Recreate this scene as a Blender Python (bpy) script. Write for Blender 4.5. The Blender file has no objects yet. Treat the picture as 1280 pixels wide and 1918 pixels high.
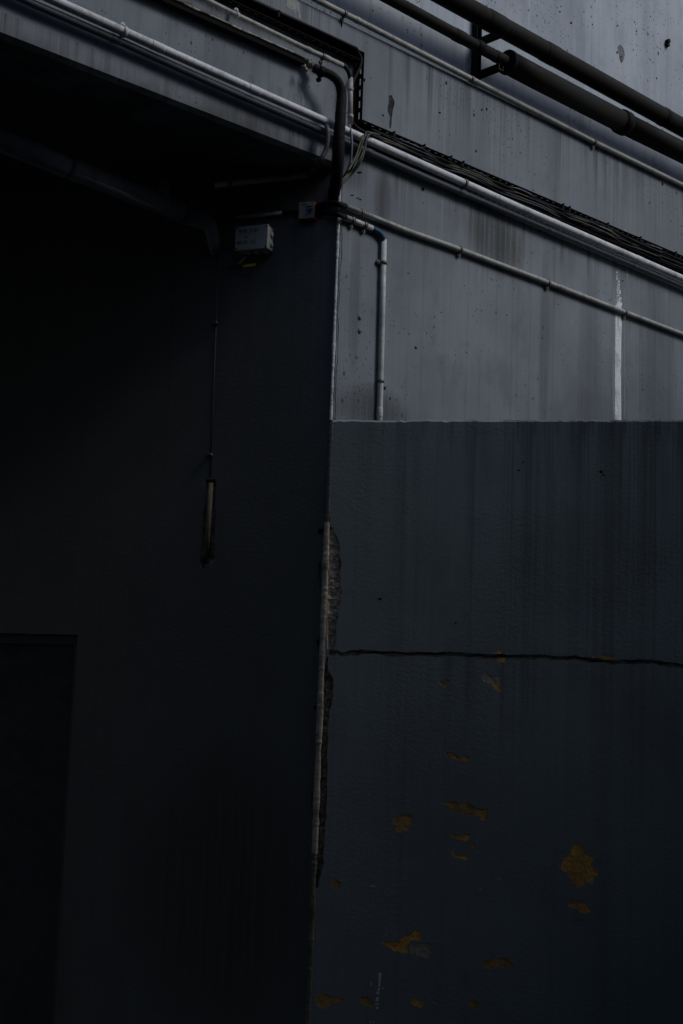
import bpy, bmesh, math, random
from mathutils import Vector, Matrix, noise as mnoise
from mathutils.geometry import delaunay_2d_cdt, intersect_point_line
R = math.radians
rnd = random.Random(7)
scene = bpy.context.scene
COL = scene.collection

# ------------------------------------------------------------------ camera
F_PX, CX, CY = 2664.0, 640.0, 959.0           # focal length and centre in photo pixels
PITCH, ROLL = R(7.5), R(2.1)
EYE = Vector((0, 0, 2.2))
_d = F_PX / math.tan(PITCH)
up_c = Vector((math.sin(ROLL) * _d, math.cos(ROLL) * _d, -F_PX)).normalized()   # world up in camera axes
fw_c = Vector((0, 0, -1)); fw_c = (fw_c - up_c * fw_c.dot(up_c)).normalized()
rt_c = fw_c.cross(up_c)
RW = Matrix((rt_c, fw_c, up_c))               # camera axes -> world axes
cam_d = bpy.data.cameras.new('camera')
cam_d.sensor_fit = 'VERTICAL'; cam_d.sensor_height = 36.0
cam_d.lens = 36.0 * F_PX / 1918.0
cam_d.clip_start = 0.05; cam_d.clip_end = 2000
cam = bpy.data.objects.new('camera', cam_d); COL.objects.link(cam)
cam.matrix_world = Matrix.Translation(EYE) @ RW.to_4x4()
scene.camera = cam

# ------------------------------------------------------------------ sky, sun, exposure
SUN_AZ, SUN_EL = R(20), R(43)                 # azimuth: degrees towards the viewer's side from due right
L = Vector((math.cos(SUN_AZ), -math.sin(SUN_AZ), 0))
L = Vector((L.x * math.cos(SUN_EL), L.y * math.cos(SUN_EL), math.sin(SUN_EL)))
world = bpy.data.worlds.new('World'); scene.world = world; world.use_nodes = True
wt = world.node_tree
sky = wt.nodes.new('ShaderNodeTexSky'); sky.sky_type = 'NISHITA'; sky.sun_disc = False
sky.sun_elevation = SUN_EL; sky.sun_rotation = math.atan2(L.x, L.y)
bg = wt.nodes['Background']; bg.inputs[1].default_value = 0.09
wt.links.new(sky.outputs[0], bg.inputs[0])
sl = bpy.data.lights.new('sun', 'SUN'); sl.energy = 1.5; sl.angle = R(22); sl.color = (1.0, 0.985, 0.97)
sun = bpy.data.objects.new('sun', sl); COL.objects.link(sun)
sun.rotation_euler = L.to_track_quat('Z', 'Y').to_euler()
vs = scene.view_settings
vs.view_transform = 'Standard'; vs.look = 'None'; vs.exposure = -0.08; vs.gamma = 1; vs.use_curve_mapping = False

# ------------------------------------------------------------------ frames: a wall's own axes (x along, y into, z up)
def ray(px, py):
    return RW @ Vector(((px - CX), -(py - CY), -F_PX))

class Frame:
    def __init__(self, o, u, shift=0.0):
        self.u = Vector((u[0], u[1], 0)).normalized()
        self.iny = Vector((-self.u.y, self.u.x, 0))
        self.o = Vector((o[0], o[1], 0)) + self.iny * shift
        self.M = Matrix(((self.u.x, self.iny.x, 0, self.o.x), (self.u.y, self.iny.y, 0, self.o.y), (0, 0, 1, 0), (0, 0, 0, 1)))
    def hit(self, px, py, off=0.0):            # pixel -> (s, y, z) on the plane standing `off` in front of the wall
        r = ray(px, py)
        t = (-off - (EYE - self.o).dot(self.iny)) / r.dot(self.iny)
        p = EYE + r * t
        return Vector(((p - self.o).dot(self.u), -off, p.z))
    def w(self, v):
        return self.M @ Vector(v)
    def px(self, px, py, off=0.0):             # pixel -> world point
        return self.w(self.hit(px, py, off))

r0 = ray(620, 786); P0 = EYE + r0 * (7.5 / r0.y)
A_FAC, A_DRK, A_LOW = R(46.7), R(70), R(101.0)
FA = Frame(P0, (math.sin(A_FAC), math.cos(A_FAC)))               # sunlit wall running away to the right
UP = Frame(P0, (math.sin(A_FAC), math.cos(A_FAC)), 0.13)         # its set-back upper part
DK = Frame(P0, (math.sin(A_DRK), -math.cos(A_DRK)))              # shaded wall of the passage
LO = Frame(P0, (math.sin(A_LOW), math.cos(A_LOW)))               # low parapet wall at the right

# ------------------------------------------------------------------ object helpers
def tag(o, label=None, cat=None, group=None, kind=None):
    if label: o['label'] = label
    if cat: o['category'] = cat
    if group: o['group'] = group
    if kind: o['kind'] = kind
    return o

def empty(name, loc, label, cat, group=None):
    o = bpy.data.objects.new(name, None); COL.objects.link(o)
    o.location = loc; o.empty_display_size = 0.1
    return tag(o, label, cat, group)

def link(name, bm, mats, parent=None, smooth=False, frame=None):
    me = bpy.data.meshes.new(name); bmesh.ops.recalc_face_normals(bm, faces=bm.faces) if smooth != 'keep' else None
    bm.to_mesh(me); bm.free()
    if not isinstance(mats, (list, tuple)): mats = [mats]
    for m in mats: me.materials.append(m)
    if smooth is True:
        for p in me.polygons: p.use_smooth = True
    o = bpy.data.objects.new(name, me); COL.objects.link(o)
    if frame is not None: o.matrix_world = frame.M.copy()
    if parent is not None:
        o.parent = parent
        o.matrix_parent_inverse = pinv(parent)
    return o

def pinv(p):
    m = p.matrix_basis.copy()
    q = p
    while q.parent:
        m = q.parent.matrix_basis @ q.matrix_parent_inverse @ m if False else q.parent.matrix_basis @ q.matrix_parent_inverse @ m
        q = q.parent
    return m.inverted()

def catmull(pts, n=8):
    pts = [Vector(p) for p in pts]
    if len(pts) < 3: return pts
    e = [pts[0] * 2 - pts[1]] + pts + [pts[-1] * 2 - pts[-2]]
    out = []
    for i in range(1, len(e) - 2):
        a, b, c, d = e[i - 1], e[i], e[i + 1], e[i + 2]
        for k in range(n):
            t = k / n
            out.append(0.5 * ((2 * b) + (c - a) * t + (2 * a - 5 * b + 4 * c - d) * t * t + (3 * b - a - 3 * c + d) * t ** 3))
    out.append(pts[-1])
    return out

def add_tube(bm, pts, r, seg=16, cap=True, mi=0):
    pts = [Vector(p) for p in pts]
    n = len(pts)
    rr = r if isinstance(r, (list, tuple)) else [r] * n
    t0 = (pts[1] - pts[0]).normalized()
    nrm = t0.cross(Vector((0, 0, 1)))
    if nrm.length < 1e-3: nrm = t0.cross(Vector((1, 0, 0)))
    nrm.normalize()
    rings = []
    for i in range(n):
        if i == 0: t = pts[1] - pts[0]
        elif i == n - 1: t = pts[-1] - pts[-2]
        else: t = (pts[i + 1] - pts[i]).normalized() + (pts[i] - pts[i - 1]).normalized()
        t.normalize()
        nrm = (nrm - t * nrm.dot(t)).normalized()
        b = t.cross(nrm)
        rings.append([bm.verts.new(pts[i] + (nrm * math.cos(2 * math.pi * k / seg) + b * math.sin(2 * math.pi * k / seg)) * rr[i]) for k in range(seg)])
    for a, b in zip(rings, rings[1:]):
        for k in range(seg):
            f = bm.faces.new((a[k], a[(k + 1) % seg], b[(k + 1) % seg], b[k])); f.material_index = mi; f.smooth = True
    if cap:
        bm.faces.new(list(reversed(rings[0]))).material_index = mi
        bm.faces.new(rings[-1]).material_index = mi

def subdiv(pts, step):                        # long straight runs get points so they can waver
    out = [Vector(pts[0])]
    for a, b in zip(pts, pts[1:]):
        a, b = Vector(a), Vector(b); m = max(1, int((b - a).length / step))
        for k in range(1, m + 1): out.append(a.lerp(b, k / m))
    return out

def add_box(bm, mn, mx, M=None, mi=0, bev=0.0):
    vs_ = [Vector((x, y, z)) for x in (mn[0], mx[0]) for y in (mn[1], mx[1]) for z in (mn[2], mx[2])]
    if M is not None: vs_ = [M @ v for v in vs_]
    v = [bm.verts.new(c) for c in vs_]
    fs = [bm.faces.new([v[i] for i in q]) for q in ((0, 1, 3, 2), (4, 6, 7, 5), (0, 4, 5, 1), (2, 3, 7, 6), (0, 2, 6, 4), (1, 5, 7, 3))]
    for f in fs: f.material_index = mi
    bmesh.ops.recalc_face_normals(bm, faces=fs)
    if bev > 0:
        es = list({e for f in fs for e in f.edges})
        bmesh.ops.bevel(bm, geom=es, offset=bev, segments=2, profile=0.5, affect='EDGES')

def tube_obj(name, pts, r, mat, parent=None, seg=16):
    bm = bmesh.new(); add_tube(bm, pts, r, seg)
    return link(name, bm, mat, parent, 'keep')

def rad(p, dia_px):                           # metres of radius for a width in photo pixels at world point p
    return 0.5 * dia_px * (RW.transposed() @ (p - EYE)).z * -1 / F_PX

# ------------------------------------------------------------------ polygon panels with real recesses
def inside(p, poly):
    x, y = p; c = False; j = len(poly) - 1
    for i in range(len(poly)):
        xi, yi = poly[i]; xj, yj = poly[j]
        if (yi > y) != (yj > y) and x < (xj - xi) * (y - yi) / (yj - yi) + xi: c = not c
        j = i
    return c

def area(poly):
    return 0.5 * sum(poly[i - 1][0] * poly[i][1] - poly[i][0] * poly[i - 1][1] for i in range(len(poly)))

def ccw(poly):
    return list(poly) if area(poly) > 0 else list(reversed(poly))

def jag(poly, amp, it=2, seed=0, closed=True):
    rg = random.Random(seed); pts = [tuple(p) for p in poly]
    for _ in range(it):
        out = []
        m = len(pts) if closed else len(pts) - 1
        for i in range(m):
            a, b = pts[i], pts[(i + 1) % len(pts)]
            l = math.hypot(b[0] - a[0], b[1] - a[1])
            k = min(amp, 0.22 * l)
            out.append(a)
            out.append(((a[0] + b[0]) / 2 + rg.uniform(-k, k), (a[1] + b[1]) / 2 + rg.uniform(-k, k)))
        if not closed: out.append(pts[-1])
        pts = out; amp *= 0.6
    return pts

def inset(poly, c):
    n = len(poly); out = []
    for i in range(n):
        a, b, d = Vector(poly[i - 1]), Vector(poly[i]), Vector(poly[(i + 1) % n])
        e1, e2 = (b - a).normalized(), (d - b).normalized()
        n1, n2 = Vector((-e1.y, e1.x)), Vector((-e2.y, e2.x))
        m = (n1 + n2)
        if m.length < 1e-4: m = n1
        m = m / max(0.35, m.dot(n1)) if m.dot(n1) > 0 else n1
        out.append(tuple(b + m * c))
    return out

def panel(name, frame, outer, holes, mats, thick, chamfer=0.0, parent=None):
    """outer and holes are (s,z) polygons; a hole is dict(poly, d, mi, rough, pts)"""
    outer = ccw(outer); front = inset(outer, chamfer) if chamfer else outer
    V2, E2 = [], []
    def addpoly(p):
        b = len(V2); V2.extend(Vector(q) for q in p)
        E2.extend((b + i, b + (i + 1) % len(p)) for i in range(len(p)))
    addpoly(front)
    for h in holes:
        addpoly(ccw(h['poly']))
        if h.get('pts'):
            xs = [q[0] for q in h['poly']]; zs = [q[1] for q in h['poly']]
            rg = random.Random(len(xs) + int(abs(xs[0]) * 1000))
            c = 0; tries = 0
            while c < h['pts'] and tries < h['pts'] * 12:
                tries += 1
                q = (rg.uniform(min(xs), max(xs)), rg.uniform(min(zs), max(zs)))
                if inside(q, h['poly']): V2.append(Vector(q)); c += 1
    vo, eo, fo = delaunay_2d_cdt(V2, E2, [], 0, 1e-6)[:3]
    bm = bmesh.new()
    cache = {}
    polys = [h['poly'] for h in holes]
    onrim = [set() for _ in holes]
    cls = []
    for f in fo:
        c = sum((vo[i] for i in f), Vector((0, 0))) / 3
        k = None
        if not inside(c, front): cls.append('x'); continue
        for i, p in enumerate(polys):
            if inside(c, p): k = i
        cls.append(k)
    edge_cls = {}
    for f, k in zip(fo, cls):
        if k == 'x': continue
        for i in range(3):
            edge_cls.setdefault(tuple(sorted((f[i - 1], f[i]))), []).append(k)
    rimv = {}
    for e, ks in edge_cls.items():
        if len(ks) == 2 and ks[0] != ks[1]:
            for v in e: rimv.setdefault(v, set()).update(ks)
    def vert(i, k):
        if (i, k) in cache: return cache[(i, k)]
        if k is None: y = 0.0
        else:
            h = holes[k]; y = h['d']
            rgh = h.get('rough', 0)
            if rgh: y += rgh * (mnoise.noise((vo[i].x * 38, vo[i].y * 38, k)) * 1.2 + rnd.uniform(-.35, .35))
        v = bm.verts.new((vo[i].x, y, vo[i].y)); cache[(i, k)] = v
        return v
    for f, k in zip(fo, cls):
        if k == 'x': continue
        try: fc = bm.faces.new([vert(i, k) for i in f])
        except ValueError: continue
        fc.material_index = 0 if k is None else holes[k]['mi']
    for e, ks in edge_cls.items():
        if len(ks) == 2 and ks[0] != ks[1]:
            a, b = e
            q = [vert(a, ks[0]), vert(b, ks[0]), vert(b, ks[1]), vert(a, ks[1])]
            if (q[0].co - q[3].co).length < 1e-7 or (q[1].co - q[2].co).length < 1e-7: continue
            try: fc = bm.faces.new(q)
            except ValueError: continue
            kk = [x for x in ks if x is not None]
            fc.material_index = holes[kk[-1]].get('rim', holes[kk[-1]]['mi'])
    # rim of the slab: chamfer, edge and back
    n = len(outer)
    rf = [bm.verts.new((p[0], 0, p[1])) for p in front]
    r1 = [bm.verts.new((p[0], chamfer, p[1])) for p in outer] if chamfer else rf
    r2 = [bm.verts.new((p[0], thick, p[1])) for p in outer]
    for i in range(n):
        j = (i + 1) % n
        if chamfer: bm.faces.new((rf[i], r1[i], r1[j], rf[j]))
        bm.faces.new((r1[i], r2[i], r2[j], r1[j]))
    bm.faces.new(r2)
    bmesh.ops.remove_doubles(bm, verts=bm.verts, dist=1e-6)
    return link(name, bm, mats, parent, False, frame)

def FP(frame, pts, off=0.0):                  # pixel outline -> (s,z) outline
    return [(v.x, v.z) for v in (frame.hit(x, y, off) for x, y in pts)]

def Z(zx, zy, k, pts):                        # outline noted on an enlarged crop -> photo pixels
    return [(zx + x / k, zy + y / k) for x, y in pts]

# ------------------------------------------------------------------ materials
class MT:
    def __init__(self, name, rough=0.8, metal=0.0):
        self.m = bpy.data.materials.new(name); self.m.use_nodes = True
        self.t = self.m.node_tree; self.b = self.t.nodes['Principled BSDF']
        self.b.inputs['Roughness'].default_value = rough; self.b.inputs['Metallic'].default_value = metal
        self.tc = self.t.nodes.new('ShaderNodeTexCoord')
        self.co = self.tc.outputs['Object']
        self.xyz = None
    def n(self, kind, **kw):
        nd = self.t.nodes.new(kind)
        for k, v in kw.items(): setattr(nd, k, v)
        return nd
    def put(self, sock, v):
        if hasattr(v, 'is_output'): self.t.links.new(v, sock)
        else: sock.default_value = v
    def math(self, op, a, b=0.0, c=0.0, clamp=False):
        nd = self.n('ShaderNodeMath', operation=op, use_clamp=clamp)
        for i, v in enumerate((a, b, c)): self.put(nd.inputs[i], v)
        return nd.outputs[0]
    def mul(self, a, b): return self.math('MULTIPLY', a, b)
    def ss(self, v, a, b, lo=0.0, hi=1.0):     # smooth step
        nd = self.n('ShaderNodeMapRange', interpolation_type='SMOOTHSTEP')
        for i, x in enumerate((v, a, b, lo, hi)): self.put(nd.inputs[i], x)
        return nd.outputs[0]
    def axis(self, k):
        if self.xyz is None:
            s = self.n('ShaderNodeSeparateXYZ'); self.t.links.new(self.co, s.inputs[0]); self.xyz = s
        return self.xyz.outputs[k]
    def noise(self, scale=1.0, sc=(1, 1, 1), detail=4.0, rough=0.55, loc=(0, 0, 0), dist=0.0):
        mp = self.n('ShaderNodeMapping'); mp.inputs['Scale'].default_value = sc; mp.inputs['Location'].default_value = loc
        self.t.links.new(self.co, mp.inputs['Vector'])
        nd = self.n('ShaderNodeTexNoise'); self.t.links.new(mp.outputs[0], nd.inputs['Vector'])
        nd.inputs['Scale'].default_value = scale; nd.inputs['Detail'].default_value = detail
        nd.inputs['Roughness'].default_value = rough; nd.inputs['Distortion'].default_value = dist
        return nd.outputs['Fac']
    def voro(self, scale, sc=(1, 1, 1), loc=(0, 0, 0)):
        cb = self.n('ShaderNodeCombineXYZ'); self.t.links.new(self.axis(0), cb.inputs[0]); self.t.links.new(self.axis(2), cb.inputs[1])
        mp = self.n('ShaderNodeMapping'); mp.inputs['Scale'].default_value = (sc[0], sc[2], 1); mp.inputs['Location'].default_value = loc
        self.t.links.new(cb.outputs[0], mp.inputs['Vector'])
        nd = self.n('ShaderNodeTexVoronoi', voronoi_dimensions='2D'); self.t.links.new(mp.outputs[0], nd.inputs['Vector'])
        nd.inputs['Scale'].default_value = scale
        return nd.outputs['Distance'], nd.outputs['Color']
    def mix(self, f, a, b):
        nd = self.n('ShaderNodeMix', data_type='RGBA')
        self.put(nd.inputs[0], f)
        for s, v in ((nd.inputs[6], a), (nd.inputs[7], b)):
            self.put(s, v if hasattr(v, 'is_output') else (v[0], v[1], v[2], 1))
        return nd.outputs[2]
    def bump(self, h, strength=0.4, dist=0.004, prev=None):
        nd = self.n('ShaderNodeBump'); nd.inputs['Strength'].default_value = strength; nd.inputs['Distance'].default_value = dist
        self.put(nd.inputs['Height'], h)
        if prev is not None: self.t.links.new(prev, nd.inputs['Normal'])
        return nd.outputs[0]
    def out(self, col, nrm=None, rough=None):
        self.put(self.b.inputs['Base Color'], col if hasattr(col, 'is_output') else (*col, 1))
        if nrm is not None: self.t.links.new(nrm, self.b.inputs['Normal'])
        if rough is not None: self.put(self.b.inputs['Roughness'], rough)
        return self.m

def concrete(name, base, light, dark, streak=1.0, pits=1.0, drips=(), grime=(), plaster=0.25, seed=0.0, boards=0.0, spots=()):
    """cast concrete: cloudy paint, runs of dirt, air holes; drips = [(z, length, amount)], grime = [(z0, z1, amount)]"""
    M = MT(name, 0.78)
    lo = (seed, 0, seed * 1.7)
    cloud = M.noise(1.1, (1, 1, 1), 5, .6, lo)
    c = M.mix(M.ss(cloud, .36, .66), base, light)
    c = M.mix(M.mul(M.ss(M.noise(3.2, (1, 1, .55), 6, .68, (seed + 2, 4, 1)), .5, .68), .3 * min(1, streak)), c, dark)
    fine = M.noise(9, (1, 1, .8), 5, .65, lo)
    c = M.mix(M.mul(M.ss(fine, .5, .8), .14), c, [x * .72 for x in base])
    s1 = M.noise(1.0, (7, 7, .13), 4, .5, lo)
    c = M.mix(M.mul(M.ss(s1, .52, .8), .4 * streak), c, dark)
    s2 = M.noise(1.0, (34, 34, .3), 4, .6, lo)
    c = M.mix(M.mul(M.ss(s2, .52, .8), .5 * streak), c, dark)
    s3 = M.noise(1.0, (26, 26, .25), 4, .6, (seed + 5, 0, 3))
    c = M.mix(M.mul(M.ss(s3, .57, .8), .45 * streak), c, [min(1, x * 1.35) for x in light])
    z = M.axis(2)
    for zd, ln, am in drips:
        f = M.ss(z, zd - ln, zd, 0, 1)
        f = M.mul(f, M.math('LESS_THAN', z, zd))
        dn = M.noise(1.0, (21, 21, .16), 5, .68, (zd * 431.7, 0, 1))
        big = M.ss(M.noise(1.0, (3.1, 3.1, .1), 3, .6, (zd * 217.3, 0, 7)), .34, .62)
        f = M.mul(M.mul(M.ss(dn, .43, .7), f), M.mul(big, am))
        c = M.mix(f, c, [x * .42 for x in dark])
    for z0, z1, am, beam in grime:
        f = M.mul(M.ss(z, z0, z1, 1, 0), M.math('LESS_THAN', M.axis(0), 0.0 if beam else 99.0))
        f = M.mul(f, M.ss(M.noise(5, (1, 1, .6), 5, .7, lo), .3, .7))
        c = M.mix(M.mul(f, am), c, [x * .4 for x in dark])
    h = M.mul(M.math('ADD', M.noise(70, (1, 1, 1), 3, .6), M.mul(M.noise(1.0, (34, 34, 62), 3, .6, (2, 1, 5), .6), 1.1)), plaster)
    for (s0, z0, w, hgt, am) in spots:         # soft dirty clouds with their own place
        dx = M.math('DIVIDE', M.math('SUBTRACT', M.axis(0), s0), w)
        dz = M.math('DIVIDE', M.math('SUBTRACT', z, z0), hgt)
        d = M.math('ADD', M.mul(dx, dx), M.mul(dz, dz))
        f = M.mul(M.ss(d, 0.0, 1.0, 1, 0), M.ss(s2, .3, .6, .5, 1))
        c = M.mix(M.mul(f, am), c, [x * .45 for x in dark])
    h = M.mul(h, M.ss(M.noise(2.3, (1, 1, 1), 3, .6, (7 + seed, 2, 1)), .35, .66, .3, 1.0))
    nrm = M.bump(h, .35, .006)
    if pits:
        clus = M.ss(M.noise(1.6, (1, 1, 1), 3, .6, (3 + seed, 1, 2)), .44, .62)
        pit = None
        for sc, thr, rr in ((24, .74, .17), (48, .70, .22), (11, .90, .10)):
            d, col = M.voro(sc, (1, 1, .62), (seed + sc, 0, 0))
            sp = M.n('ShaderNodeSeparateColor'); M.t.links.new(col, sp.inputs[0])
            sel = M.math('GREATER_THAN', M.math('ADD', sp.outputs[0], M.mul(clus, .34)), thr + .28)
            ro = M.mul(sp.outputs[1], rr)
            k = M.mul(sel, M.ss(d, M.mul(ro, .55), M.math('ADD', ro, .03), 1, 0))
            pit = k if pit is None else M.math('MAXIMUM', pit, k)
        pit = M.mul(pit, pits)
        c = M.mix(M.mul(pit, .85), c, (.012, .012, .012))
        nrm = M.bump(pit, -1.0, .006, nrm)
    return M.out(c, nrm)

def paint(name, col, rough=0.5, metal=0.0, dirt=None, dirt_amt=.5, sc=18, bump=.15, spec=.4):
    M = MT(name, rough, metal); M.b.inputs['Specular IOR Level'].default_value = spec
    d = dirt or [x * .35 for x in col]
    a = M.ss(M.noise(sc, (1, 1, 1), 6, .7), .42, .72)
    b = M.ss(M.noise(sc * 5, (1, 1, 1), 4, .7, (3, 1, 2)), .52, .7)
    c = M.mix(M.mul(a, dirt_amt), col, d)
    c = M.mix(M.mul(b, dirt_amt * .8), c, [x * .6 for x in d])
    rg = M.math('ADD', M.mul(a, .25), rough)
    return M.out(c, M.bump(M.noise(sc * 3, (1, 1, 1), 4, .6), bump, .003), rg)

def plain_z(fr, x, y, off=0): return fr.hit(x, y, off).z
ZB = plain_z(FA, 480, 254)                     # underside edge of the beam
ZC = plain_z(FA, 883, 152)                     # top of the facade band
ZA2 = plain_z(FA, 800, 336, .03)               # dark pipe below the white one
ZTHIN = plain_z(FA, 860, 470)
ZLED = plain_z(LO, 940, 786)                   # top of the parapet
st = FA.hit(930, 450); st2 = FA.hit(718, 375); st3 = FA.hit(700, 770)
m_fac = concrete('facade_concrete', (.155, .179, .204), (.205, .234, .266), (.075, .08, .086), 1.25, 1.0,
                 drips=((ZC, .6, 1.0), (ZC + .001, .3, .7), (ZA2, .3, .9), (ZTHIN, .25, .55), (plain_z(FA, 800, 280), .25, .4)),
                 grime=((ZLED - .05, ZLED + .28, .55, 0), (ZB, ZB + .10, .8, 1)), seed=1.0,
                 spots=((FA.hit(655, 310).x, FA.hit(655, 310).z, .16, .16, .7), (st.x, st.z, .34, .26, .95), (st2.x, st2.z, .09, .22, .85), (st3.x, st3.z, .30, .18, .8), (FA.hit(1020, 640).x, FA.hit(1020, 640).z, .07, .8, .5), (FA.hit(1105, 690).x, FA.hit(1105, 690).z, .16, .9, .45), (FA.hit(1230, 700).x, FA.hit(1230, 700).z, .3, .7, .4), (FA.hit(830, 720).x, FA.hit(830, 720).z, .5, .2, .16), (FA.hit(470, 240).x, FA.hit(470, 240).z, .4, .12, .6), (FA.hit(665, 560).x, FA.hit(665, 560).z, .06, .5, .4)))
m_up = concrete('upper_concrete', (.30, .34, .385), (.41, .455, .51), (.165, .175, .195), 1.1, 1.0, seed=4.0)
m_low = concrete('parapet_paint', (.248, .292, .302), (.278, .326, .338), (.13, .143, .147), .6, 0.0,
                 drips=((ZLED + .001, 2.6, .75), (ZLED, .16, .9), (ZLED + .003, .4, .7), (ZLED + .002, 1.2, .45), (plain_z(LO, 940, 1232), .5, .4)), plaster=.62, seed=9.0, spots=((FA.hit(0, 0).x * 0 + 1.35, ZLED - .75, .5, .35, .2), (.55, ZLED - 1.9, .5, .5, .18), (1.9, ZLED - 1.55, .6, .3, .18)))
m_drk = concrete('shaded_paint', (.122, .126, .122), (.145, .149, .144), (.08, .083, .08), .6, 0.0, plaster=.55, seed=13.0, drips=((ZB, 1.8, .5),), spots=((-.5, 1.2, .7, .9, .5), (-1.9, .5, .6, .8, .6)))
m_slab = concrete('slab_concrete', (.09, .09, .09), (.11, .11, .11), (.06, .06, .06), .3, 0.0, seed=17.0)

def rubble(name, c0, c1, c2, sc=30):
    M = MT(name, .95)
    a = M.noise(sc, (1, 1, 1), 6, .7); b = M.noise(sc * .3, (1, 1, .5), 4, .6, (4, 2, 1))
    c = M.mix(M.ss(a, .35, .65), c0, c1); c = M.mix(M.ss(b, .48, .66), c, c2)
    return M.out(c, M.bump(a, .9, .012))
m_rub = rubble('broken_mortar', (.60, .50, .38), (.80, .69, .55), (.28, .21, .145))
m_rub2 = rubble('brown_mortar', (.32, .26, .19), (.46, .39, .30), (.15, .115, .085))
m_och = rubble('ochre_undercoat', (.80, .42, .085), (.88, .50, .13), (.56, .31, .10), 22)
m_ochd = rubble('brown_undercoat', (.48, .28, .10), (.58, .34, .12), (.30, .19, .09), 22)
m_gry = rubble('grey_undercoat', (.44, .38, .29), (.54, .47, .37), (.30, .24, .16), 26)
m_blk = paint('black_crack', (.018, .017, .016), .95)
m_gou = rubble('dark_gouge', (.018, .0175, .017), (.05, .048, .047), (.012, .012, .012), 70)
m_effl = rubble('white_efflorescence', (.78, .81, .84), (.90, .92, .95), (.55, .57, .60), 55)
m_eff3 = rubble('faint_lime_run', (.24, .265, .29), (.28, .305, .33), (.20, .22, .245), 40)
m_stn = rubble('brown_grey_stain', (.15, .15, .155), (.22, .225, .235), (.09, .085, .085), 60)
m_eff2 = rubble('thin_efflorescence', (.30, .30, .30), (.40, .39, .37), (.22, .22, .23), 40)
m_wmk = paint('white_paint_mark', (.85, .85, .84), .7, dirt_amt=.25)
m_seam = rubble('stained_seam_filler', (.10, .095, .08), (.15, .145, .13), (.05, .044, .036), 45)
m_red = paint('dark_red_stain', (.09, .018, .015), .9)
m_bead = paint('worn_corner_bead', (.56, .50, .42), .9, dirt=(.17, .135, .10), dirt_amt=.85, sc=11, bump=.9, spec=.15)
m_bead3 = paint('dark_corner_bead', (.24, .215, .175), .95, dirt=(.07, .06, .045), dirt_amt=.85, sc=11, bump=.9, spec=.1)  # darker colour for the lower length of the bead
m_bead2 = paint('painted_corner_bead', (.62, .64, .66), .7, dirt=(.22, .23, .25), dirt_amt=.8, sc=22, bump=.6)
m_white = paint('white_pipe_paint', (.66, .675, .70), .5, dirt=(.22, .22, .225), dirt_amt=.6, sc=8)
m_pvc = paint('grey_white_plastic', (.52, .53, .52), .45, dirt=(.22, .21, .19), dirt_amt=.6, sc=16)
m_pvcd = paint('dirty_cream_plastic', (.40, .395, .375), .55, dirt=(.13, .125, .115), dirt_amt=.7, sc=16)
m_gpipe = paint('grey_pipe_paint', (.125, .14, .16), .42, dirt=(.08, .08, .08), dirt_amt=.5, sc=10)
m_big = paint('black_pipe_bitumen', (.014, .0135, .0125), .65, dirt=(.026, .023, .016), dirt_amt=.8, sc=6, bump=.3, spec=.12)
m_bigring = paint('black_coupling', (.006, .006, .006), .7, spec=.12)
m_blue = paint('blue_elbow_plastic', (.02, .075, .14), .5, dirt_amt=.7, sc=20)
m_rubber = paint('black_rubber', (.007, .007, .007), .65, dirt=(.016, .015, .013), dirt_amt=.5, sc=30, spec=.15)
m_hose = paint('dark_grey_flex', (.085, .092, .105), .5, sc=30)
m_tray = paint('rusty_black_tray', (.012, .010, .008), .75, dirt=(.03, .022, .015), dirt_amt=.7, sc=12, spec=.12)
m_trunk = paint('dark_trunking', (.009, .008, .007), .8, dirt=(.016, .014, .011), dirt_amt=.6, sc=12, spec=.08)
def peeling():
    M = MT('peeling_lip_paint', .75)
    a = M.noise(14, (1, 1, 1), 5, .65)
    return M.out(M.mix(M.ss(a, .42, .56), (.75, .72, .64), (.12, .105, .085)), M.bump(a, .6, .006))
m_lip = peeling()
m_cabg = paint('grey_cable', (.055, .06, .068), .5, spec=.25)
m_cabk = paint('black_cable', (.010, .010, .011), .55, spec=.15)
m_cabb = paint('slate_blue_cable', (.14, .17, .22), .4)
m_caby = paint('yellow_green_cable', (.15, .135, .035), .5, dirt=(.02, .022, .014), dirt_amt=.95, sc=30)
m_steel = paint('dull_steel', (.16, .155, .15), .5, .6)
m_brass = paint('dull_gland', (.22, .20, .15), .5, .3)
m_box = paint('grey_box_plastic', (.60, .60, .57), .5, dirt=(.34, .32, .28), dirt_amt=.3, sc=8)
m_ink = paint('black_marker_ink', (.012, .012, .012), .8, spec=.1)
m_yel = paint('yellow_tag_plastic', (.75, .56, .03), .5, dirt_amt=.15)
m_redbox = paint('red_box_plastic', (.50, .03, .025), .5, dirt_amt=.3)
m_door = paint('dark_door_paint', (.07, .072, .078), .6, sc=5)
m_asph = rubble('asphalt', (.045, .045, .047), (.06, .06, .06), (.035, .035, .036), 40)

# ------------------------------------------------------------------ setting
bm = bmesh.new(); add_box(bm, (-300, -300, -.3), (300, 300, 0))
tag(link('ground', bm, m_asph), kind='structure')

# unseen blocks and slabs added round and behind the viewer to shade the walls
for nm, a, b in (('shade_block', (-16, -12, 0), (6, -8, 9)), ('shade_block', (6.5, 1.72, 0), (14, 9, 8.0)), ('shade_block', (7.2, -12, 0), (14, 1.7, 15)), ('shade_block', (-16, -7.9, 0), (-8.0, 3.2, 5.9)), ('shade_slab', (-16, -7.8, 6.0), (5.0, 3.6, 6.4)), ('shade_slab', (-16, 3.61, 6.0), (-1.9, 4.7, 6.4))):
    bm = bmesh.new(); add_box(bm, a, b)
    tag(link(nm, bm, m_slab), kind='structure')

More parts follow.
